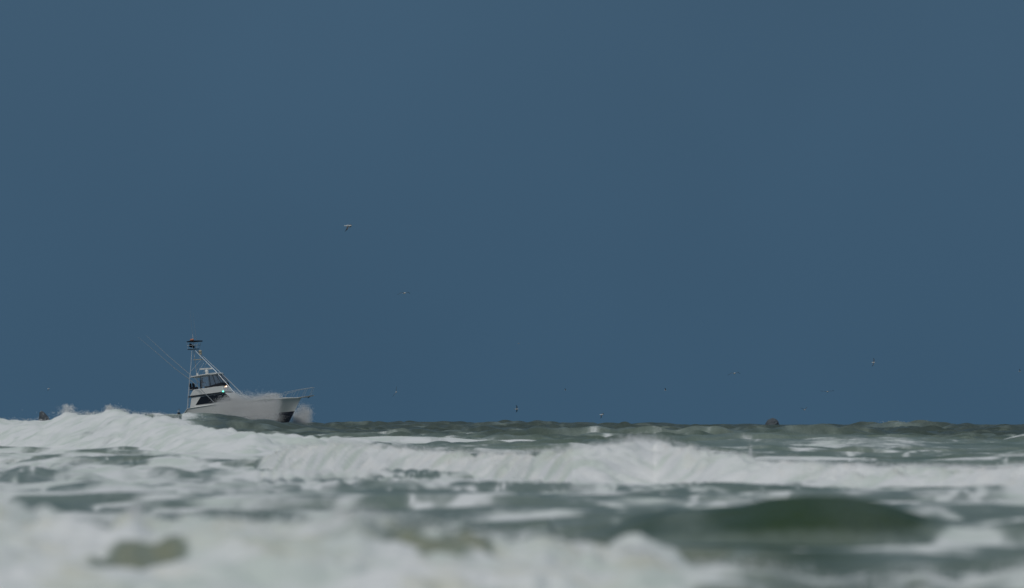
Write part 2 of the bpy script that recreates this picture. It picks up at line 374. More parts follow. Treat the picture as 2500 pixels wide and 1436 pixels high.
def sea_material():
    m = bpy.data.materials.new('sea_water'); m.use_nodes = True; t = m.node_tree; t.nodes.clear()
    L = t.links.new
    out = N(t, 'ShaderNodeOutputMaterial'); geo = N(t, 'ShaderNodeNewGeometry')
    at = N(t, 'ShaderNodeAttribute', attribute_name='foam')
    def noise(scale, detail, vec, rough=.55):
        n = N(t, 'ShaderNodeTexNoise'); n.inputs['Scale'].default_value = scale; n.inputs['Detail'].default_value = detail
        n.inputs['Roughness'].default_value = rough; L(vec, n.inputs['Vector']); return n.outputs[0]
    def mrange(v, a, b, c=0., d=1., smooth=True):
        r = N(t, 'ShaderNodeMapRange'); r.interpolation_type = 'SMOOTHSTEP' if smooth else 'LINEAR'
        for k, val in zip(('From Min', 'From Max', 'To Min', 'To Max'), (a, b, c, d)): r.inputs[k].default_value = val
        L(v, r.inputs['Value']); return r.outputs[0]
    def math_(op, a, b):
        n = N(t, 'ShaderNodeMath', operation=op)
        for i, v in enumerate((a, b)):
            if isinstance(v, (int, float)): n.inputs[i].default_value = v
            else: L(v, n.inputs[i])
        return n.outputs[0]
    def mixc(f, a, b):
        n = N(t, 'ShaderNodeMix', data_type='RGBA'); L(f, n.inputs['Factor'])
        for k, v in (('A', a), ('B', b)):
            if isinstance(v, tuple): n.inputs[k].default_value = (*v, 1)
            else: L(v, n.inputs[k])
        return n.outputs['Result']
    pos = geo.outputs['Position']
    st = N(t, 'ShaderNodeMapping'); st.inputs['Scale'].default_value = (1, .3, 1); L(pos, st.inputs['Vector'])
    sv = st.outputs[0]
    n1 = noise(.42, 5, sv, .55); n2 = noise(4, 5, sv, .6)
    fr = math_('ADD', at.outputs['Fac'], math_('ADD', math_('MULTIPLY', math_('SUBTRACT', n1, .5), .55), math_('MULTIPLY', math_('SUBTRACT', n2, .5), .15)))
    thick = mrange(fr, .40, .62)
    milky = mrange(fr, .10, .54)
    sepp = N(t, 'ShaderNodeSeparateXYZ'); L(pos, sepp.inputs[0])
    sandy = mrange(sepp.outputs['Y'], 90, 118, 1, 0)                       # stirred-up sand close to the beach
    sandy = math_('MULTIPLY', sandy, mrange(sepp.outputs['X'], 2.2, 3.6, 1, .12))
    green = mrange(sepp.outputs['Y'], 120, 165, 1, .12)
    wc = mixc(green, (.160, .212, .160), (.036, .068, .016))
    far = mrange(sepp.outputs['Y'], 480, 800)
    wc = mixc(far, wc, (.066, .090, .078))
    wc = mixc(sandy, wc, (.36, .37, .26))
    wc = mixc(milky, wc, (.28, .33, .285))
    n3 = noise(.35, 4, sv)
    wc = mixc(mrange(n3, .35, .7, 0, .35), wc, (.15, .18, .155))
    wat = N(t, 'ShaderNodeBsdfPrincipled'); L(wc, wat.inputs['Base Color'])
    wat.inputs['Roughness'].default_value = .3; wat.inputs['IOR'].default_value = 1.33; L(mrange(green, 0, 1, .22, .1, False), wat.inputs['Specular IOR Level'])
    b1 = N(t, 'ShaderNodeBump'); b1.inputs['Strength'].default_value = .8; b1.inputs['Distance'].default_value = .5
    L(noise(.55, 7, sv, .6), b1.inputs['Height']); L(b1.outputs[0], wat.inputs['Normal'])
    foam = N(t, 'ShaderNodeBsdfPrincipled'); foam.inputs['Roughness'].default_value = .95; foam.inputs['Specular IOR Level'].default_value = .1
    fcol = mixc(mrange(noise(.55, 4, pos, .5), .40, .70), (.88, .88, .875), (.70, .755, .70))
    fcol = mixc(math_('MULTIPLY', sandy, mrange(noise(.9, 3, pos), .50, .70, 0, .7)), fcol, (.70, .69, .56))
    L(fcol, foam.inputs['Base Color'])
    b2 = N(t, 'ShaderNodeBump'); b2.inputs['Strength'].default_value = .2; b2.inputs['Distance'].default_value = .1
    L(noise(4, 5, pos, .6), b2.inputs['Height']); L(b2.outputs[0], foam.inputs['Normal'])
    ms = N(t, 'ShaderNodeMixShader'); L(thick, ms.inputs[0]); L(wat.outputs[0], ms.inputs[1]); L(foam.outputs[0], ms.inputs[2])
    L(ms.outputs[0], out.inputs['Surface'])
    return m

sea = build_sea()
sea.data.materials.append(sea_material())

#@@OBJECTS@@
# ------------------------------------------------------------------ the fishing boat
white = mat('white_gelcoat', (.78, .78, .76), .35, .4, var=.06, vscale=1.2)
navy = mat('navy_antifouling', (.012, .017, .03), .5, .3, var=.2, vscale=1.5)
tint = mat('dark_glass', (.012, .015, .022), .12, .5)
trim_shade = mat('dark_trim_and_shade', (.03, .033, .04), .5)
alu = mat('bare_aluminium', (.62, .66, .70), .38, .5, metal=.25)
pole = mat('grey_pole', (.34, .38, .41), .5)
railm = mat('stainless_rail', (.42, .45, .48), .4)
deckm = mat('pale_deck', (.58, .57, .54), .7, var=.05)
canvas = mat('dark_canvas', (.022, .026, .036), .85, .2, var=.15, vscale=4)
vinyl = mat('smoky_vinyl', (.26, .30, .36), .25, .4, alpha=.32)
beige = mat('cream_plastic', (.50, .46, .36), .5)
orange = mat('orange_plastic', (.60, .22, .13), .5)
steel = mat('galvanised_steel', (.05, .055, .06), .5, metal=.4)

BS = 18.0                                  # pixels of the 2500 px frame per metre at the boat
BD = FPX / BS                              # distance to the boat
YAW, PITCH = R(18), R(5.5)
PX0, PY0 = 600.0, 1020.0
cy, sy_, cp, sp = math.cos(YAW), math.sin(YAW), math.cos(PITCH), math.sin(PITCH)
def B(px, py, y=0.0):
    """boat coordinates (bow +x, port +y) of a point measured on a side view, y metres off the centreline"""
    xp = ((px - PX0) / BS - y * sy_) / cy; zp = (PY0 - py) / BS
    return Vector((xp * cp + zp * sp, y, -xp * sp + zp * cp))
def M(xp, y, zp):                          # metres along the trimmed hull
    return Vector((xp * cp + zp * sp, y, -xp * sp + zp * cp))
boat = empty('fishing_boat')
boat.matrix_world = Matrix.Translation(((PX0 - 1250) / BS, BD, CAMZ + (HZ - PY0) / BS)) @ Matrix.Rotation(-YAW, 4, 'Z') @ Matrix.Rotation(-PITCH, 4, 'Y')
tag(boat, 'white sportfishing boat with navy bottom and tall tuna tower punching through a wave', 'boat')

# hull: lines running from transom to stem
LINES = {
 'keel':  [(-11, 0, -1.9), (-4, 0, -1.75), (1, 0, -1.5), (4, 0, -1.25), (5.5, 0, -1.0), (6.13, 0, -.78)],
 'chine': [(-11, 2.15, -1.25), (-4, 2.2, -.75), (1, 1.8, -.3), (4, 1.0, -.05), (5.6, .40, .05), (6.6, 0, .1)],
 'boot':  [(-11, 2.25, -.95), (-4, 2.4, -.25), (1, 2.0, .25), (4, .85, .57), (6, .16, .78), (7.02, 0, .89)],
 'mid':   [(-11, 2.35, 0), (-4, 2.55, .75), (1, 2.25, 1.25), (4, 1.34, 1.5), (6.3, .50, 1.7), (7.5, 0, 1.8)],
 'sheer': [(-11, 2.45, -.1), (-9, 2.55, .0), (-8.1, 2.6, .2), (-7.5, 2.65, 1.25), (-4, 2.7, 1.75), (-1, 2.65, 2.15), (2, 2.35, 2.42), (4, 1.92, 2.56), (5.5, 1.4, 2.63), (6.7, .85, 2.68), (7.5, .42, 2.70), (8.0, 0, 2.72)],
}
NS = 30
def line(name, side):
    t = LINES[name]; xs = [a[0] for a in t]; out = []
    for k in range(NS):
        u = k / (NS - 1); u = 1 - (1 - u) ** 1.4
        x = xs[0] + (xs[-1] - xs[0]) * u
        out.append(M(x, side * float(np.interp(x, xs, [a[1] for a in t])), float(np.interp(x, xs, [a[2] for a in t]))))
    return out
def skin(names, matl, name, transom=True):
    m = MB()
    for side in (-1, 1):
        rows = [line(n, side) for n in names]
        vs = [p for r in rows for p in r]; fs = []
        for i in range(len(rows) - 1):
            for k in range(NS - 1):
                fs.append((i * NS + k, i * NS + k + 1, (i + 1) * NS + k + 1, (i + 1) * NS + k))
        m.add(vs, fs)
    if transom:
        a = [line(n, -1)[0] for n in names] + [line(n, 1)[0] for n in reversed(names)]
        m.add(a, [tuple(range(len(a)))])
    return m.build(name, matl, boat)
hull = skin(['boot', 'mid', 'sheer'], white, 'hull')
skin(['keel', 'chine', 'boot'], navy, 'hull_bottom')
m = MB()
for side in (-1, 1):
    m.tube([p + Vector((0, side * .02, -.03)) for p in line('sheer', side)], .05, 5)
m.build('rub_rail', white, boat)
# decks
m = MB(); a, b = line('sheer', -1), line('sheer', 1)
vs = []; fs = []
for k in range(NS):
    for j in range(7):
        u = j / 6; p = a[k].lerp(b[k], u); h = (1 - (2 * u - 1) ** 2) * .14 * min(1, abs(a[k].y) / 1.5)
        vs.append(p + Vector((0, 0, h - .02)))
for k in range(NS - 1):
    if a[k].x < -7.2: continue
    for j in range(6): fs.append((k * 7 + j, k * 7 + j + 1, (k + 1) * 7 + j + 1, (k + 1) * 7 + j))
m.add(vs, fs); m.build('foredeck', deckm, boat)
m = MB(); m.prism([M(-10.9, -2.2, -.55), M(-7.5, -2.3, -.2), M(-7.5, 2.3, -.2), M(-10.9, 2.2, -.55)], [M(-10.9, -2.2, -.62), M(-7.5, -2.3, -.3), M(-7.5, 2.3, -.3), M(-10.9, 2.2, -.62)]); m.build('cockpit_sole', deckm, boat)
m = MB(); m.prism([M(-9.6, -.35, -.2), M(-9.0, -.35, -.1), M(-9.0, -.35, .35), M(-9.6, -.35, .3)], [M(-9.6, .35, -.2), M(-9.0, .35, -.1), M(-9.0, .35, .35), M(-9.6, .35, .3)])
m.tube([M(-9.6, 0, .3), M(-9.72, 0, .7)], [.3, .25], 4); m.build('fighting_chair', canvas, boat, bevel=.05)

def slab(name, pts, matl, hw=2.0, parent=boat, bevel=.05, lo=None):
    """side outline on the starboard face (third figure: half width there), carried across to port"""
    A = [B(p[0], p[1], -(p[2] if len(p) > 2 else hw)) for p in pts]
    Bq = [Vector((v.x, -v.y, v.z)) for v in A]
    return MB().prism(A, Bq).build(name, matl, parent, bevel=bevel)
def panel(name, pts, matl, y, th=.03, parent=boat):
    o = []
    for side in (-1, 1):
        A = []
        for p in pts:
            v = B(p[0], p[1], -y); A.append(Vector((v.x, side * y, v.z)))
        Bq = [Vector((v.x, side * (y - th), v.z)) for v in A]
        o.append(MB().prism(A, Bq).build(name, matl, parent, smooth=False))
    return o
house = slab('deckhouse', [(463, 1000, 2.02), (467, 969, 1.98), (549, 958.3, 1.85), (571, 977, 1.9), (574, 992, 1.95)], white, bevel=.06)
panel('salon_window', [(477.5, 989.3), (490, 969), (550, 960.3), (566, 974.5), (562, 978.6)], tint, 2.035, .2, house)
m = MB(); v0, v1, v2, v3 = B(463.6, 995, -2), B(466, 973, -2), B(466, 973, -2), B(463.6, 995, -2)
m.prism([Vector((v0.x - .06, -.55, v0.z)), Vector((v1.x - .06, -.55, v1.z)), Vector((v1.x - .06, .55, v1.z)), Vector((v0.x - .06, .55, v0.z))],
        [Vector((v0.x + .05, -.55, v0.z)), Vector((v1.x + .05, -.55, v1.z)), Vector((v1.x + .05, .55, v1.z)), Vector((v0.x + .05, .55, v0.z))]); m.build('salon_door', tint, house, smooth=False)
slab('overhang_shadow_strip', [(459, 968.2, 2.12), (547, 957.2, 1.95), (549, 959.4, 1.95), (459, 970.6, 2.12)], trim_shade, bevel=.02)  # dark slab standing in for the shadow line under the flybridge
coam = slab('flybridge_coaming', [(463, 967.6, 2.05), (471.5, 951.6, 2.0), (507, 946.8, 1.95), (542.5, 941.2, 1.5), (548.5, 956.8, 1.62), (510, 961.8, 1.95)], white, bevel=.06)
slab('bolster', [(503, 947.3, 1.97), (543, 941.3, 1.53), (541, 933.6, 1.45), (520, 939.5, 1.75), (503, 946.0, 1.94)], canvas, bevel=.03)
slab('hardtop', [(463, 922.6, 1.72), (463.4, 919.6, 1.66), (495, 914.0, 1.7), (524, 909.6, 1.55), (528.5, 911.2, 1.5), (528, 914.2, 1.5), (496, 918.2, 1.72)], white, bevel=.07)
# clear curtains with dark seams
for (x0, y0, x1, y1, xa, ya, xb, yb, h0, h1) in (
    (489, 919.6, 510, 916.4, 514, 942.6, 490, 947.2, 1.62, 1.62), (510.6, 916.3, 527, 914.6, 539.5, 934.6, 514.6, 942.4, 1.6, 1.45)):
    for s_ in (-1, 1):
        q = [B(x0, y0, -h0), B(x1, y1, -h1), B(xa, ya, -h1), B(xb, yb, -h0)]
        q = [Vector((v.x, v.y * -s_, v.z)) for v in q]
        MB().prism(q, [v - Vector((0, s_ * .012, 0)) for v in q]).build('curtain', vinyl, boat, smooth=False)
t0, t1 = B(527.6, 914.6, -1.44), B(540.3, 934.4, -1.42)
q = [t0, Vector((t0.x, -t0.y, t0.z)), Vector((t1.x, -t1.y, t1.z)), t1]
MB().prism(q, [v - Vector((.012, 0, 0)) for v in q]).build('front_curtain', vinyl, boat, smooth=False)
for s_ in (-1, 1):
    for a, b in (((488.5, 919.5, 1.66), (489, 948, 1.8)), ((510.3, 916.4, 1.64), (514.3, 942.6, 1.66)), ((527.3, 914.4, 1.48), (540, 934.4, 1.46)), ((519, 915.5, 1.55), (527, 938.6, 1.56))):
        p, q = B(a[0], a[1], -a[2]), B(b[0], b[1], -b[2])
        MB().tube([Vector((p.x, p.y * s_, p.z)), Vector((q.x, q.y * s_, q.z))], .045, 5).build('curtain_post', trim_shade, boat)
for yy in (-.5, .5):
    p, q = Vector((t0.x, yy, t0.z)), Vector((t1.x, yy, t1.z))
    MB().tube([p, q], .035, 5).build('curtain_post', trim_shade, boat)
# bridge fittings
cs = B(503, 950, -.6)
MB().prism([Vector((cs.x - .3, -.6, cs.z - .5)), Vector((cs.x + .4, -.6, cs.z - .5)), Vector((cs.x + .4, -.6, cs.z + .25)), Vector((cs.x - .2, -.6, cs.z + .45))],
           [Vector((cs.x - .3, .6, cs.z - .5)), Vector((cs.x + .4, .6, cs.z - .5)), Vector((cs.x + .4, .6, cs.z + .25)), Vector((cs.x - .2, .6, cs.z + .45))]).build('helm_console', trim_shade, boat, bevel=.04)
for px in (468.5, 476.5):
    c = B(px, 945, -1.1)
    k = MB(); k.prism([c + Vector((-.28, -.3, -.45)), c + Vector((.28, -.3, -.45)), c + Vector((.28, -.3, .0)), c + Vector((-.28, -.3, .0))], [c + Vector((-.28, .3, -.45)), c + Vector((.28, .3, -.45)), c + Vector((.28, .3, .0)), c + Vector((-.28, .3, .0))])
    k.prism([c + Vector((-.34, -.3, .0)), c + Vector((-.14, -.3, .0)), c + Vector((-.2, -.3, .55)), c + Vector((-.4, -.3, .55))], [c + Vector((-.34, .3, .0)), c + Vector((-.14, .3, .0)), c + Vector((-.2, .3, .55)), c + Vector((-.4, .3, .55))])
    k.build('bridge_seat', canvas, boat, bevel=.05)
p, q = B(461.5, 952, -1.9), B(470, 950.5, -1.9)
for s_ in (-1, 1):
    MB().tube([Vector((p.x, p.y * s_, p.z)), Vector((q.x, q.y * s_, q.z))], .025, 5).build('bridge_rail', alu, boat)
m = MB()
for k in range(7):
    z = 951.5 + k * 6.5; c = B(461 - k * .35, z, -1.0); m.tube([c + Vector((0, -.2, 0)), c + Vector((0, .2, 0))], .02, 5)
for yy in (-.2, .2):
    c0, c1 = B(461.3, 947, -1.0), B(458.6, 993, -1.0); m.tube([c0 + Vector((0, yy, 0)), c1 + Vector((0, yy, 0))], .022, 5)
m.build('bridge_ladder', alu, boat)

# tuna tower
def sym(p, s_): return Vector((p.x, p.y * s_, p.z))
for s_ in (-1, 1):
    leg = [B(475, 855.5, -.4), B(500, 881, -.52), B(525.8, 906, -.65), B(555.8, 939.5, -1.1), B(586.5, 974.5, -1.5)]
    MB().tube([sym(p, -s_) for p in leg], [.04, .045, .05, .055, .055], 6).build('tower_leg', alu, boat)
    leg = [B(467, 856, -.4), B(465.6, 885, -.8), B(463.9, 907.5, -1.2), B(460.5, 950, -1.75), B(457, 1002, -2.2)]
    MB().tube([sym(p, -s_) for p in leg], [.04, .045, .05, .055, .055], 6).build('tower_leg', alu, boat)
    MB().tube([sym(B(490, 878.5, -.45), -s_), sym(B(465.5, 906, -1.0), -s_)], .026, 5).build('tower_brace', alu, boat)
    MB().tube([sym(B(497, 886, -.5), -s_), sym(B(481, 913, -1.1), -s_)], .024, 5).build('tower_brace', alu, boat)
    MB().tube([sym(B(571, 957, -1.3), -s_), sym(B(576, 953.2, -.9), -s_)], .024, 5).build('tower_brace', alu, boat)
MB().prism([B(470.5, 877.6, -.5), B(490.5, 876.4, -.5), B(490.5, 877.9, -.5), B(470.5, 879.1, -.5)], [sym(B(470.5, 877.6, -.5), -1), sym(B(490.5, 876.4, -.5), -1), sym(B(490.5, 877.9, -.5), -1), sym(B(470.5, 879.1, -.5), -1)]).build('tower_step', beige, boat, smooth=False)
pl = slab('tower_platform', [(456, 852.2, .55), (479, 851.0, .55), (479, 852.8, .55), (456, 854, .55)], trim_shade, bevel=.02)
for s_ in (-1, 1):
    for a, b in (((457, 852.5, .55), (454.5, 834, .6)), ((478, 851.5, .55), (483, 832.5, .6)), ((470, 852, .5), (466.5, 833, .6))):
        MB().tube([sym(B(a[0], a[1], -a[2]), -s_), sym(B(b[0], b[1], -b[2]), -s_)], .022, 5).build('tower_post', alu, pl)
    MB().tube([sym(B(455.5, 843.5, -.62), -s_), sym(B(481, 842, -.62), -s_)], .022, 5).build('belly_rail', alu, pl)
MB().prism([B(459, 846, -.25), B(470.5, 850, -.25), B(471.5, 845.5, -.25), B(461, 838, -.25)], [sym(B(459, 846, -.25), -1), sym(B(470.5, 850, -.25), -1), sym(B(471.5, 845.5, -.25), -1), sym(B(461, 838, -.25), -1)]).build('tower_controls', canvas, pl, bevel=.03)
tt = slab('tower_sunshade', [(453, 834.4, .45), (456, 833, .8), (468, 831.2, .85), (484, 831, .8), (488, 832, .45), (484, 833.6, .8), (468, 834.8, .85), (456, 835.6, .8)], canvas, bevel=.01)
o1 = B(467, 829.6); MB().ball(o1, .3, .22, .16).build('life_ring', orange, tt)
o1 = B(487.6, 860); c = MB().ball(o1 + Vector((0, 0, .12)), .24, .24, .2); c.tube([o1 + Vector((0, 0, -.32)), o1 + Vector((0, 0, -.05))], [.2, .22], 9); c.build('radar_dome', beige, boat)
MB().tube([B(487.6, 866), B(487, 878)], .03, 5).build('radar_mast', alu, boat)
# aerials
MB().tube([B(473.4, 872), B(470.9, 845), B(468.7, 816)], [.035, .035, .03], 5).build('antenna_base', white, boat)
MB().tube([B(468.7, 816), B(465.6, 790), B(461.5, 755)], [.016, .012, .007], 5).build('antenna', pole, boat)
MB().tube([B(478.6, 833), B(476.2, 817), B(472, 785), B(470, 764)], [.022, .018, .010, .006], 5).build('antenna', pole, boat)
# outriggers
for pts, r in (([(523.8, 983.4, -2.2), (488, 948, -2.45), (459, 923.5, -2.6), (426, 899, -2.9), (380, 859.5, -3.2), (335.6, 822.4, -3.5)], [.05, .05, .045, .035, .026, .014]),
               ([(540, 981.0, 2.2), (500, 947.5, 2.45), (460, 913.8, 2.6), (404.7, 867, 3.0), (375, 840, 3.2), (351, 818, 3.4)], [.05, .05, .045, .032, .022, .014])):
    og = MB().tube([B(*p) for p in pts], [q * .95 for q in r], 5).build('outrigger', pole, boat)
    for j in (2, 3, 4):
        c = B(*pts[j]); MB().tube([c + Vector((0, 0, -.12)), c + Vector((0, 0, .12))], .02, 4).build('spreader', alu, og)
# radar on the hardtop
c = B(503.5, 907, 0); rd = MB().ball(c, .27, .27, .27).tube([c + Vector((0, 0, -.45)), c], [.24, .2], 10).build('radar_pedestal', white, boat)
a, b = B(486, 901.4, -.2), B(518, 899.6, .2)
k = MB(); d = (b - a).normalized(); n = Vector((-d.y, d.x, 0)).normalized() * .09; u = Vector((0, 0, .11))
k.prism([a - n - u, a + n - u, a + n + u, a - n + u], [b - n - u, b + n - u, b + n + u, b - n + u]); k.build('radar_scanner', white, rd, bevel=.03)
c = B(481, 914.5, -.5); MB().ball(c, .16, .16, .2).tube([c + Vector((0, 0, -.3)), c], .08, 8).build('gps_dome', white, boat)
# bow
sh = LINES['sheer']
def shw(x): return float(np.interp(x, [a[0] for a in sh], [a[1] for a in sh]))
RAIL = [(645, 969.5, 1.95), (665, 966.2, 1.7), (683, 962.6, 1.35), (706, 956.6, .95), (725, 952.4, .62), (748, 949, .36), (765.5, 946.2, .28)]
for s_ in (-1, 1):
    MB().tube([sym(B(p[0], p[1], -p[2]), -s_) for p in RAIL], .022, 5).build('bow_rail', railm, boat)
    for a, b in (((683, 962.6, 1.35), (680, 971, 1.45)), ((706, 956.6, .95), (697, 970.2, 1.15)), ((725, 952.4, .62), (716, 969.4, .8)), ((748, 949, .36), (738, 969, .4)), ((765, 946.3, .28), (757, 966.6, .28))):
        MB().tube([sym(B(a[0], a[1], -a[2]), -s_), sym(B(b[0], b[1], -b[2]), -s_)], .018, 5).build('rail_post', railm, boat)
slab('bow_pulpit', [(726, 970.6, .36), (763, 965.6, .3), (767, 964.8, .16), (766, 966.6, .16), (760, 968.2, .3), (726, 972.6, .36)], white, bevel=.02)
k = MB().tube([B(741, 970.4), B(759, 968.6)], .06, 6).tube([B(757, 968.4, -.3), B(753, 972.2, 0), B(757, 968.4, .3)], .05, 5).tube([B(755, 970.6), B(759.5, 966.6)], .05, 5); k.build('anchor', steel, boat)
# lit navigation lights
green = mat('green_lamp', (.1, .6, .4), .3, emit=((.10, 1.0, .62), 5.0))
warm = mat('white_lamp', (.8, .6, .4), .3, emit=((1.0, .62, .38), 5.0))
redl = mat('red_lamp', (.4, .03, .03), .3)
c = B(545.3, 956, -1.66); MB().ball(c, .075, .075, .075, 8, 6).build('starboard_light', green, boat)
MB().ball(sym(c, -1) + Vector((-.5, .1, 0)), .075, .075, .075, 8, 6).build('port_light', redl, boat)
c = B(554.6, 943.2, -.3); c.x = B(543.5, 943.2, -1.5).x + .12; MB().ball(c, .075, .075, .075, 8, 6).build('spot_light', warm, boat)

# ------------------------------------------------------------------ skipper on the bridge
def make_person(world_loc, heading):
    J = {'pel': (0, 0, .95), 'bel': (.02, 0, 1.12), 'chest': (.05, 0, 1.36), 'neck': (.07, 0, 1.53), 'head': (.10, 0, 1.66), 'top': (.10, 0, 1.76),
         'hl': (0, .1, .92), 'kl': (.05, .12, .5), 'al': (0, .13, .08), 'tl': (.18, .14, .03), 'hr': (0, -.1, .92), 'kr': (.03, -.12, .5), 'ar': (-.04, -.13, .08), 'tr': (.14, -.14, .03),
         'sl': (.05, .2, 1.44), 'el': (.12, .27, 1.18), 'wl': (.38, .2, 1.12), 'fl': (.46, .18, 1.12), 'sr': (.05, -.2, 1.44), 'er': (.12, -.27, 1.18), 'wr': (.38, -.2, 1.12), 'fr': (.46, -.18, 1.12)}
    Rr = {'pel': .16, 'bel': .15, 'chest': .18, 'neck': .07, 'head': .105, 'top': .08, 'hl': .1, 'kl': .075, 'al': .055, 'tl': .045, 'hr': .1, 'kr': .075, 'ar': .055, 'tr': .045,
          'sl': .085, 'el': .06, 'wl': .042, 'fl': .04, 'sr': .085, 'er': .06, 'wr': .042, 'fr': .04}
    E = [('pel', 'bel'), ('bel', 'chest'), ('chest', 'neck'), ('neck', 'head'), ('head', 'top'), ('pel', 'hl'), ('hl', 'kl'), ('kl', 'al'), ('al', 'tl'), ('pel', 'hr'), ('hr', 'kr'), ('kr', 'ar'), ('ar', 'tr'),
         ('chest', 'sl'), ('sl', 'el'), ('el', 'wl'), ('wl', 'fl'), ('chest', 'sr'), ('sr', 'er'), ('er', 'wr'), ('wr', 'fr')]
    ks = list(J); me = bpy.data.meshes.new('person')
    me.from_pydata([J[k] for k in ks], [(ks.index(a), ks.index(b)) for a, b in E], [])
    o = bpy.data.objects.new('person', me); COL.objects.link(o)
    sk_ = o.modifiers.new('skin', 'SKIN'); sk_.use_smooth_shade = True
    for i, k in enumerate(ks):
        me.skin_vertices[0].data[i].radius = (Rr[k], Rr[k]); me.skin_vertices[0].data[i].use_root = (k == 'pel')
    o.modifiers.new('sub', 'SUBSURF').levels = 1; o.modifiers['sub'].render_levels = 2
    me.materials.append(mat('dark_foul_weather_gear', (.02, .024, .035), .8, var=.2, vscale=6))
    o.location = world_loc; o.rotation_euler = (0, 0, heading)
    skinm = mat('skin', (.32, .20, .15), .6); capm = mat('dark_cap', (.03, .035, .05), .8)
    f = MB().ball((.15, 0, 1.655), .075, .075, .10); f.ball((.235, 0, 1.65), .02, .015, .02, 6, 4); f.ball((.215, .03, 1.68), .012, .012, .012, 6, 4); f.ball((.215, -.03, 1.68), .012, .012, .012, 6, 4)
    f.build('face', skinm, o)
    MB().ball((.11, 0, 1.72), .12, .105, .085).prism([(.2, -.08, 1.725), (.31, -.05, 1.71), (.31, .05, 1.71), (.2, .08, 1.725)], [(.2, -.08, 1.74), (.31, -.05, 1.725), (.31, .05, 1.725), (.2, .08, 1.74)]).build('cap', capm, o)
    for s_ in (-1, 1):
        h = MB().ball((.475, .18 * s_, 1.12), .05, .03, .045, 8, 6)
        for j in range(4): h.tube([(.50, .18 * s_, 1.145 - .02 * j), (.54, .165 * s_, 1.15 - .022 * j), (.545, .14 * s_, 1.145 - .02 * j)], .0095, 5)
        h.tube([(.465, .165 * s_, 1.15), (.495, .14 * s_, 1.165)], .011, 5)
        h.build('hand', skinm, o)
    return o
bpy.context.view_layer.update()
feet = boat.matrix_world @ B(490.5, 954.8, -.35)
sk1 = make_person(feet, -YAW)
tag(sk1, 'person in dark clothing standing at the helm on the boat bridge', 'person')

# ------------------------------------------------------------------ gulls
gw = mat('gull_white', (.72, .72, .70), .8); gg = mat('gull_grey', (.10, .105, .115), .8, var=.15, vscale=20); gk = mat('gull_black', (.012, .012, .014), .7); gy = mat('gull_bill', (.45, .28, .04), .6)
def gull(label, px, py, d, heading, up, tip, roll=0, pitch=0, size=1.0):
    o = empty('seagull', ((px - 1250) / FPX * d, d, CAMZ - (py - HZ) / FPX * d))
    o.rotation_euler = (Matrix.Rotation(R(heading), 4, 'Z') @ Matrix.Rotation(R(-pitch), 4, 'Y') @ Matrix.Rotation(R(roll), 4, 'X')).to_euler()
    o.scale = (size,) * 3
    tag(o, label, 'gull', 'gulls over the surf')
    b = MB(); prof = [(-.22, .015), (-.15, .05), (-.03, .078), (.08, .075), (.15, .05), (.19, .045), (.23, .042), (.265, .015)]
    vs = []; fs = []; n = 8
    for x, r in prof:
        for j in range(n): vs.append((x, r * math.cos(2 * math.pi * j / n), r * .9 * math.sin(2 * math.pi * j / n) + (.02 if x > .16 else 0)))
    for i in range(len(prof) - 1):
        for j in range(n): fs.append((i * n + j, i * n + (j + 1) % n, (i + 1) * n + (j + 1) % n, (i + 1) * n + j))
    b.add(vs, fs); body = b.build('body', gw, o)
    MB().tube([(.255, 0, .018), (.30, 0, .012), (.315, 0, .004)], [.014, .011, .003], 5).build('bill', gy, body)
    MB().prism([(-.17, -.035, 0), (-.17, .035, 0), (-.33, .07, 0), (-.33, -.07, 0)], [(-.17, -.035, .014), (-.17, .035, .014), (-.33, .07, .01), (-.33, -.07, .01)]).build('tail', gw, o)
    for s_ in (-1, 1):
        u, t = R(up), R(tip)
        rt = Vector((.05, .05 * s_, .03)); el = rt + Vector((.05, .26 * s_ * math.cos(u), .26 * math.sin(u)))
        wr = el + Vector((-.05, .20 * s_ * math.cos(t), .20 * math.sin(t))); tp = wr + Vector((-.16, .20 * s_ * math.cos(t), .20 * math.sin(t)))
        secs = [(rt, .17), (el, .165), (wr, .125)]
        def foil(secs, nm, mm, par):
            w_ = MB(); vs = []; fs = []
            for p, c in secs:
                vs += [p + Vector((c * .35, 0, 0)), p + Vector((0, 0, .016)), p + Vector((-c * .65, 0, .0)), p + Vector((0, 0, -.008))]
            for i in range(len(secs) - 1):
                for j in range(4): fs.append((i * 4 + j, i * 4 + (j + 1) % 4, i * 4 + 4 + (j + 1) % 4, i * 4 + 4 + j))
            k = (len(secs) - 1) * 4; fs += [(0, 1, 2, 3), (k, k + 1, k + 2, k + 3)]
            w_.add(vs, fs); return w_.build(nm, mm, par)
        wing = foil(secs, 'wing', gg, o); foil([(wr, .122), (tp, .02)], 'wing_tip', gk, wing)
    return o
gull('highest gull, banking with wings bent down, high above the boat bow', 850, 551.5, 700, -20, -5, -55, roll=18, size=1.0)
gull('gull with wings spread alone in open sky below the highest gull', 987, 716, 800, -62, 12, -25, roll=4, size=1.0)
gull('dark gull banked on edge between the boat bow and the sky centre', 967.5, 957.5, 900, -75, 25, 10, roll=70, size=.85)
gull('gull banked with one wing up and one down just above the horizon centre', 1261, 999, 900, 0, 10, 5, roll=-62, size=.65)
gull('small black gull with drooped wing low above the middle breaker crest', 1469, 1012.5, 900, -35, -8, -62, roll=40, size=.7)
gull('gull with arched wings and bright back above the domed rock', 1793, 912, 850, -70, 14, -28, roll=6, size=1.0)
gull('gull gliding on level wings between domed rock and dark far swell', 2020, 956.5, 900, -80, 6, 4, roll=2, size=1.0)
gull('tiny dark gull just above the horizon beside the domed rock', 1964, 1001, 1000, -60, 42, 30, roll=10, size=.75)
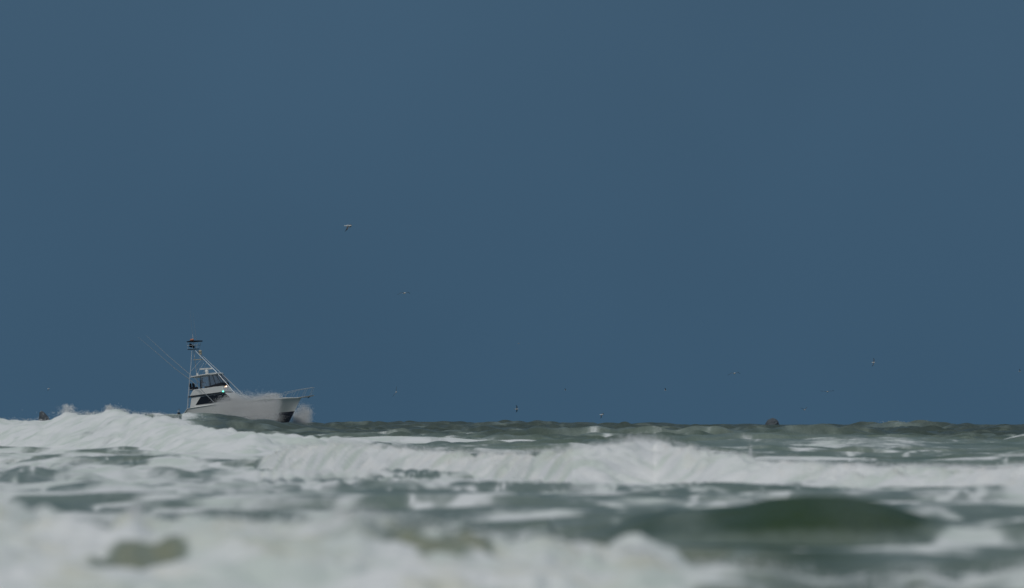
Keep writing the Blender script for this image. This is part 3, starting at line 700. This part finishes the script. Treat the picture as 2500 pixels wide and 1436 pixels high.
gull('tiny gull on edge above the far dark swell', 2133, 885, 1000, -40, 15, 5, roll=75, size=.75)
gull('pale speck of a gull at the picture edge on the far side from the boat', 2489.5, 907, 1200, 0, 40, 60, roll=0, size=.6)
gull('white speck of a gull midway between the sky centre and domed rock', 1624, 953, 1200, 10, 30, 70, roll=0, size=.6)
gull('faint pale gull alone above the middle of the horizon', 1266, 839, 1300, 5, 5, -10, roll=0, size=.6)
gull('faintest pale speck of a gull left of the white speck gull', 1380, 953, 1400, 20, 40, 70, roll=0, size=.5)
gull('tiny dark gull above the rock behind the left whitewater', 118.5, 949.5, 1200, -30, -5, -30, roll=45, size=.55)
gull('dark gull skimming the foam just behind the boat stern', 436, 1004, 1050, -30, 10, 20, roll=50, size=.5)

# ------------------------------------------------------------------ rocks far out
rockm = mat('wet_dark_rock', (.10, .115, .13), .75, .3, var=.35, vscale=1.2, bump=.5)
def rock(label, px, d, outline, depth, seed):
    """outline: (pixel column, row) pairs of its profile, left to right"""
    x0 = (px - 1250) / FPX * d; rnd = random.Random(seed)
    o = MB(); n = 14; rings = []
    zs = sorted({r for c, r in outline}, reverse=True)
    L_ = [(c, r) for c, r in outline]
    top = min(r for c, r in L_)
    k = next(i for i, (c, r) in enumerate(L_) if r == top)
    lf = L_[:k + 1]; rt = L_[k:]
    vs = []; fs = []; rows = 12; bot = HZ + (CAMZ + 1.0) / d * FPX
    for i in range(rows + 1):
        u = i / rows; row = bot + (top + .25 - bot) * (1 - (1 - u) ** 1.25)
        a = float(np.interp(row, [r for c, r in lf][::-1], [c for c, r in lf][::-1])); b = float(np.interp(row, [r for c, r in rt], [c for c, r in rt]))
        cx = ((a + b) / 2 - 1250) / FPX * d; hw = max((b - a) / 2 / FPX * d, .02); z = CAMZ - (row - HZ) / FPX * d
        for j in range(n):
            th = 2 * math.pi * j / n; wv = 1 + rnd.uniform(-.07, .07)
            vs.append((cx - x0 + hw * wv * math.cos(th), hw * depth * wv * math.sin(th), z + rnd.uniform(-.03, .03)))
    for i in range(rows):
        for j in range(n): fs.append((i * n + j, i * n + (j + 1) % n, (i + 1) * n + (j + 1) % n, (i + 1) * n + j))
    fs.append(tuple(rows * n + j for j in range(n)))
    o.add(vs, fs); r_ = o.build('sea_rock', rockm, None, smooth=False); r_.location = (x0, d, 0)
    tag(r_, label, 'rock', 'rocks standing in the sea'); return r_
rock('dark domed rock standing out of the sea on the horizon', 1885, 1600, [(1864, 1070), (1866, 1040), (1868, 1034), (1874, 1026), (1882, 1021.5), (1887, 1020.5), (1894, 1023), (1900, 1028), (1903, 1036), (1906, 1070)], .9, 3)
rock('dark slab of rock poking up behind the left whitewater', 106, 1600, [(92, 1070), (94, 1030), (95, 1018), (96, 1006), (102, 1003.5), (107, 1006), (113, 1012), (119, 1018), (122, 1030), (124, 1070)], .8, 7)

# ------------------------------------------------------------------ spray: real drops
dropm = bpy.data.materials.new('spray_water'); dropm.use_nodes = True; _t = dropm.node_tree; _t.nodes.clear()
_o = N(_t, 'ShaderNodeOutputMaterial'); _d = N(_t, 'ShaderNodeBsdfDiffuse'); _tr = N(_t, 'ShaderNodeBsdfTranslucent'); _m = N(_t, 'ShaderNodeMixShader')
_n = N(_t, 'ShaderNodeTexNoise'); _n.inputs['Scale'].default_value = .8; _r2 = N(_t, 'ShaderNodeMapRange'); _r2.inputs['To Min'].default_value = .97; _r2.inputs['To Max'].default_value = .995
_t.links.new(_n.outputs[0], _r2.inputs['Value'])
for _q in (_d, _tr): _t.links.new(_r2.outputs[0], _q.inputs['Color']); 
_m.inputs[0].default_value = .05; _t.links.new(_d.outputs[0], _m.inputs[1]); _t.links.new(_tr.outputs[0], _m.inputs[2]); _t.links.new(_m.outputs[0], _o.inputs['Surface'])
def drops(name, label, pts, size, seed):
    g = np.random.default_rng(seed); n = len(pts); sizes = g.uniform(size[0], size[1], n)
    T = np.array([(1.15, 0, .25), (-.6, 1, .25), (-.6, -1, .25), (0, 0, -.9)], float)
    nz = np.array([-.12, -.72, .68]) + g.normal(size=(n, 3)) * .28; nz /= np.linalg.norm(nz, axis=1, keepdims=True)
    t1 = np.cross(nz, g.normal(size=(n, 3))); t1 /= np.linalg.norm(t1, axis=1, keepdims=True); t2 = np.cross(nz, t1)
    Rm = np.stack([t1, t2, nz], -1)
    V = np.einsum('nij,kj->nki', Rm, T) * sizes[:, None, None] + pts[:, None, :]
    F = np.array([(0, 1, 2), (0, 3, 1), (0, 2, 3), (1, 3, 2)])[:, ::1][None] + (np.arange(n) * 4)[:, None, None]
    me = bpy.data.meshes.new(name); me.vertices.add(n * 4); me.vertices.foreach_set('co', V.reshape(-1).astype(np.float32))
    me.loops.add(n * 12); me.loops.foreach_set('vertex_index', F.reshape(-1).astype(np.int32))
    me.polygons.add(n * 4); me.polygons.foreach_set('loop_start', (np.arange(n * 4) * 3).astype(np.int32)); me.update(calc_edges=True)
    me.materials.append(dropm); o = bpy.data.objects.new(name, me); COL.objects.link(o)
    tag(o, label, 'spray', kind='stuff'); return o
def cloud(blobs, d0, g, thin=1.0, slope=0.0, deep=.5):
    """blobs: column, row, spread along, spread up, depth offset, how many"""
    P = []
    for px, py, sx, sz, dy, n in blobs:
        n = int(n * thin); q = g.normal(size=(n, 3))
        d = d0 + dy + q[:, 2] * deep - slope * np.maximum(py + q[:, 1] * sz - 978, 0)
        x = (px - 1250 + q[:, 0] * sx) / FPX * d; z = CAMZ - (py - HZ + q[:, 1] * sz) / FPX * d
        P.append(np.stack([x, d, z], -1))
    return np.concatenate(P)
g = np.random.default_rng(3)
near_y = -2.9
drops('bow_spray', 'white sheet of spray thrown over the boat side and foredeck',
  cloud([(545, 992, 12, 9, -3.2, 2600), (570, 990, 14, 12, -3.4, 4200), (600, 993, 16, 13, -3.8, 5200), (628, 997, 15, 13, -4.2, 5200), (650, 1000, 13, 13, -4.5, 4200), (668, 1004, 8, 14, -4.6, 2200), (672, 985, 8, 8, -4.4, 1300),
         (600, 1018, 30, 7, -4.2, 4000), (650, 1022, 18, 7, -4.4, 2200), (655, 968, 12, 4, -2.5, 900), (640, 972, 22, 3, -2.2, 1100), (668, 965, 10, 3, -1.5, 500), (573, 966, 8, 5, -1.5, 700), (585, 974, 12, 6, -2.6, 1500), (620, 962, 30, 5, -2, 160), (560, 977, 10, 4, -3.2, 500)], BD, g, 1.9, .045, .22),
  (.014, .034), 5)
drops('bow_spray', 'pale plume of spray beyond the boat stem',
  cloud([(735, 1022, 9, 9, 3, 2000), (745, 1014, 8, 9, 3.2, 1300), (722, 1020, 6, 10, 3, 1200), (752, 1003, 6, 6, 3.2, 420), (738, 998, 7, 7, 3, 600), (730, 1030, 14, 4, 3, 1200), (752, 1022, 5, 9, 3, 500)], BD, g, 1.7, .04, .2),
  (.014, .034), 6)
# spray along the breakers: drops torn off the crests
def crest_spray(name, label, blobs, d0, size, seed):
    g = np.random.default_rng(seed); pts = cloud(blobs, d0, g); drops(name, label, pts, size, seed)
D_left = dist(1108) + 40
crest_spray('wave_spray', 'ragged tufts of spray bursting off the left whitewater crest', [(165, 1003, 9, 6, 0, 700), (172, 995, 7, 5, 0, 130), (160, 993, 4, 3, 0, 90), (268, 1002, 6, 5, 0, 900), (266, 995, 2.5, 3, 0, 160), (290, 1003, 12, 3, 0, 500), (283, 994, 8, 3, 0, 40),
   (60, 1026, 40, 3, 0, 200), (220, 1010, 40, 3, 0, 700), (340, 1011, 30, 3, 0, 500), (420, 1018, 40, 4, 0, 400)], D_left, (.010, .026), 21)
D_mid = dist(1183) + 3.4
mb_ = [(p_, float(tab(RIDGES['middle'].crest, p_)) - 1, 16, 3.5, dist(float(tab(RIDGES['middle'].foot, p_))) + 3.2 - D_mid, 70) for p_ in range(690, 2560, 22)]
mb_ += [(1833, 1102, 1.6, 6, 0, 90), (1560, 1070, 30, 5, 0, 500), (1940, 1116, 14, 5, 0, 60)]
crest_spray('wave_spray', 'fine spray along the crest of the long middle breaker', mb_, D_mid, (.006, .02), 22)
D_near = dist(1490) + 8.5
nb_ = [(p_, float(tab(RIDGES['near'].crest, p_)) - 2, 34, 10, 0, 25) for p_ in range(-40, 2560, 30)]
nb_ += [(330, 1246, 12, 10, 0, 160), (870, 1246, 40, 8, 0, 140), (1540, 1340, 25, 8, 0, 100)]
crest_spray('wave_spray', 'blurred spray along the crest of the nearest breaker', nb_, D_near, (.005, .016), 23)
crest_spray('wave_spray', 'flecks of spray on the dark far swell behind the right side', [(2165, 1031, 10, 2, 0, 25), (2195, 1033, 14, 2.5, 0, 40), (2250, 1031, 14, 1.5, 0, 10)], 1338, (.02, .05), 24)
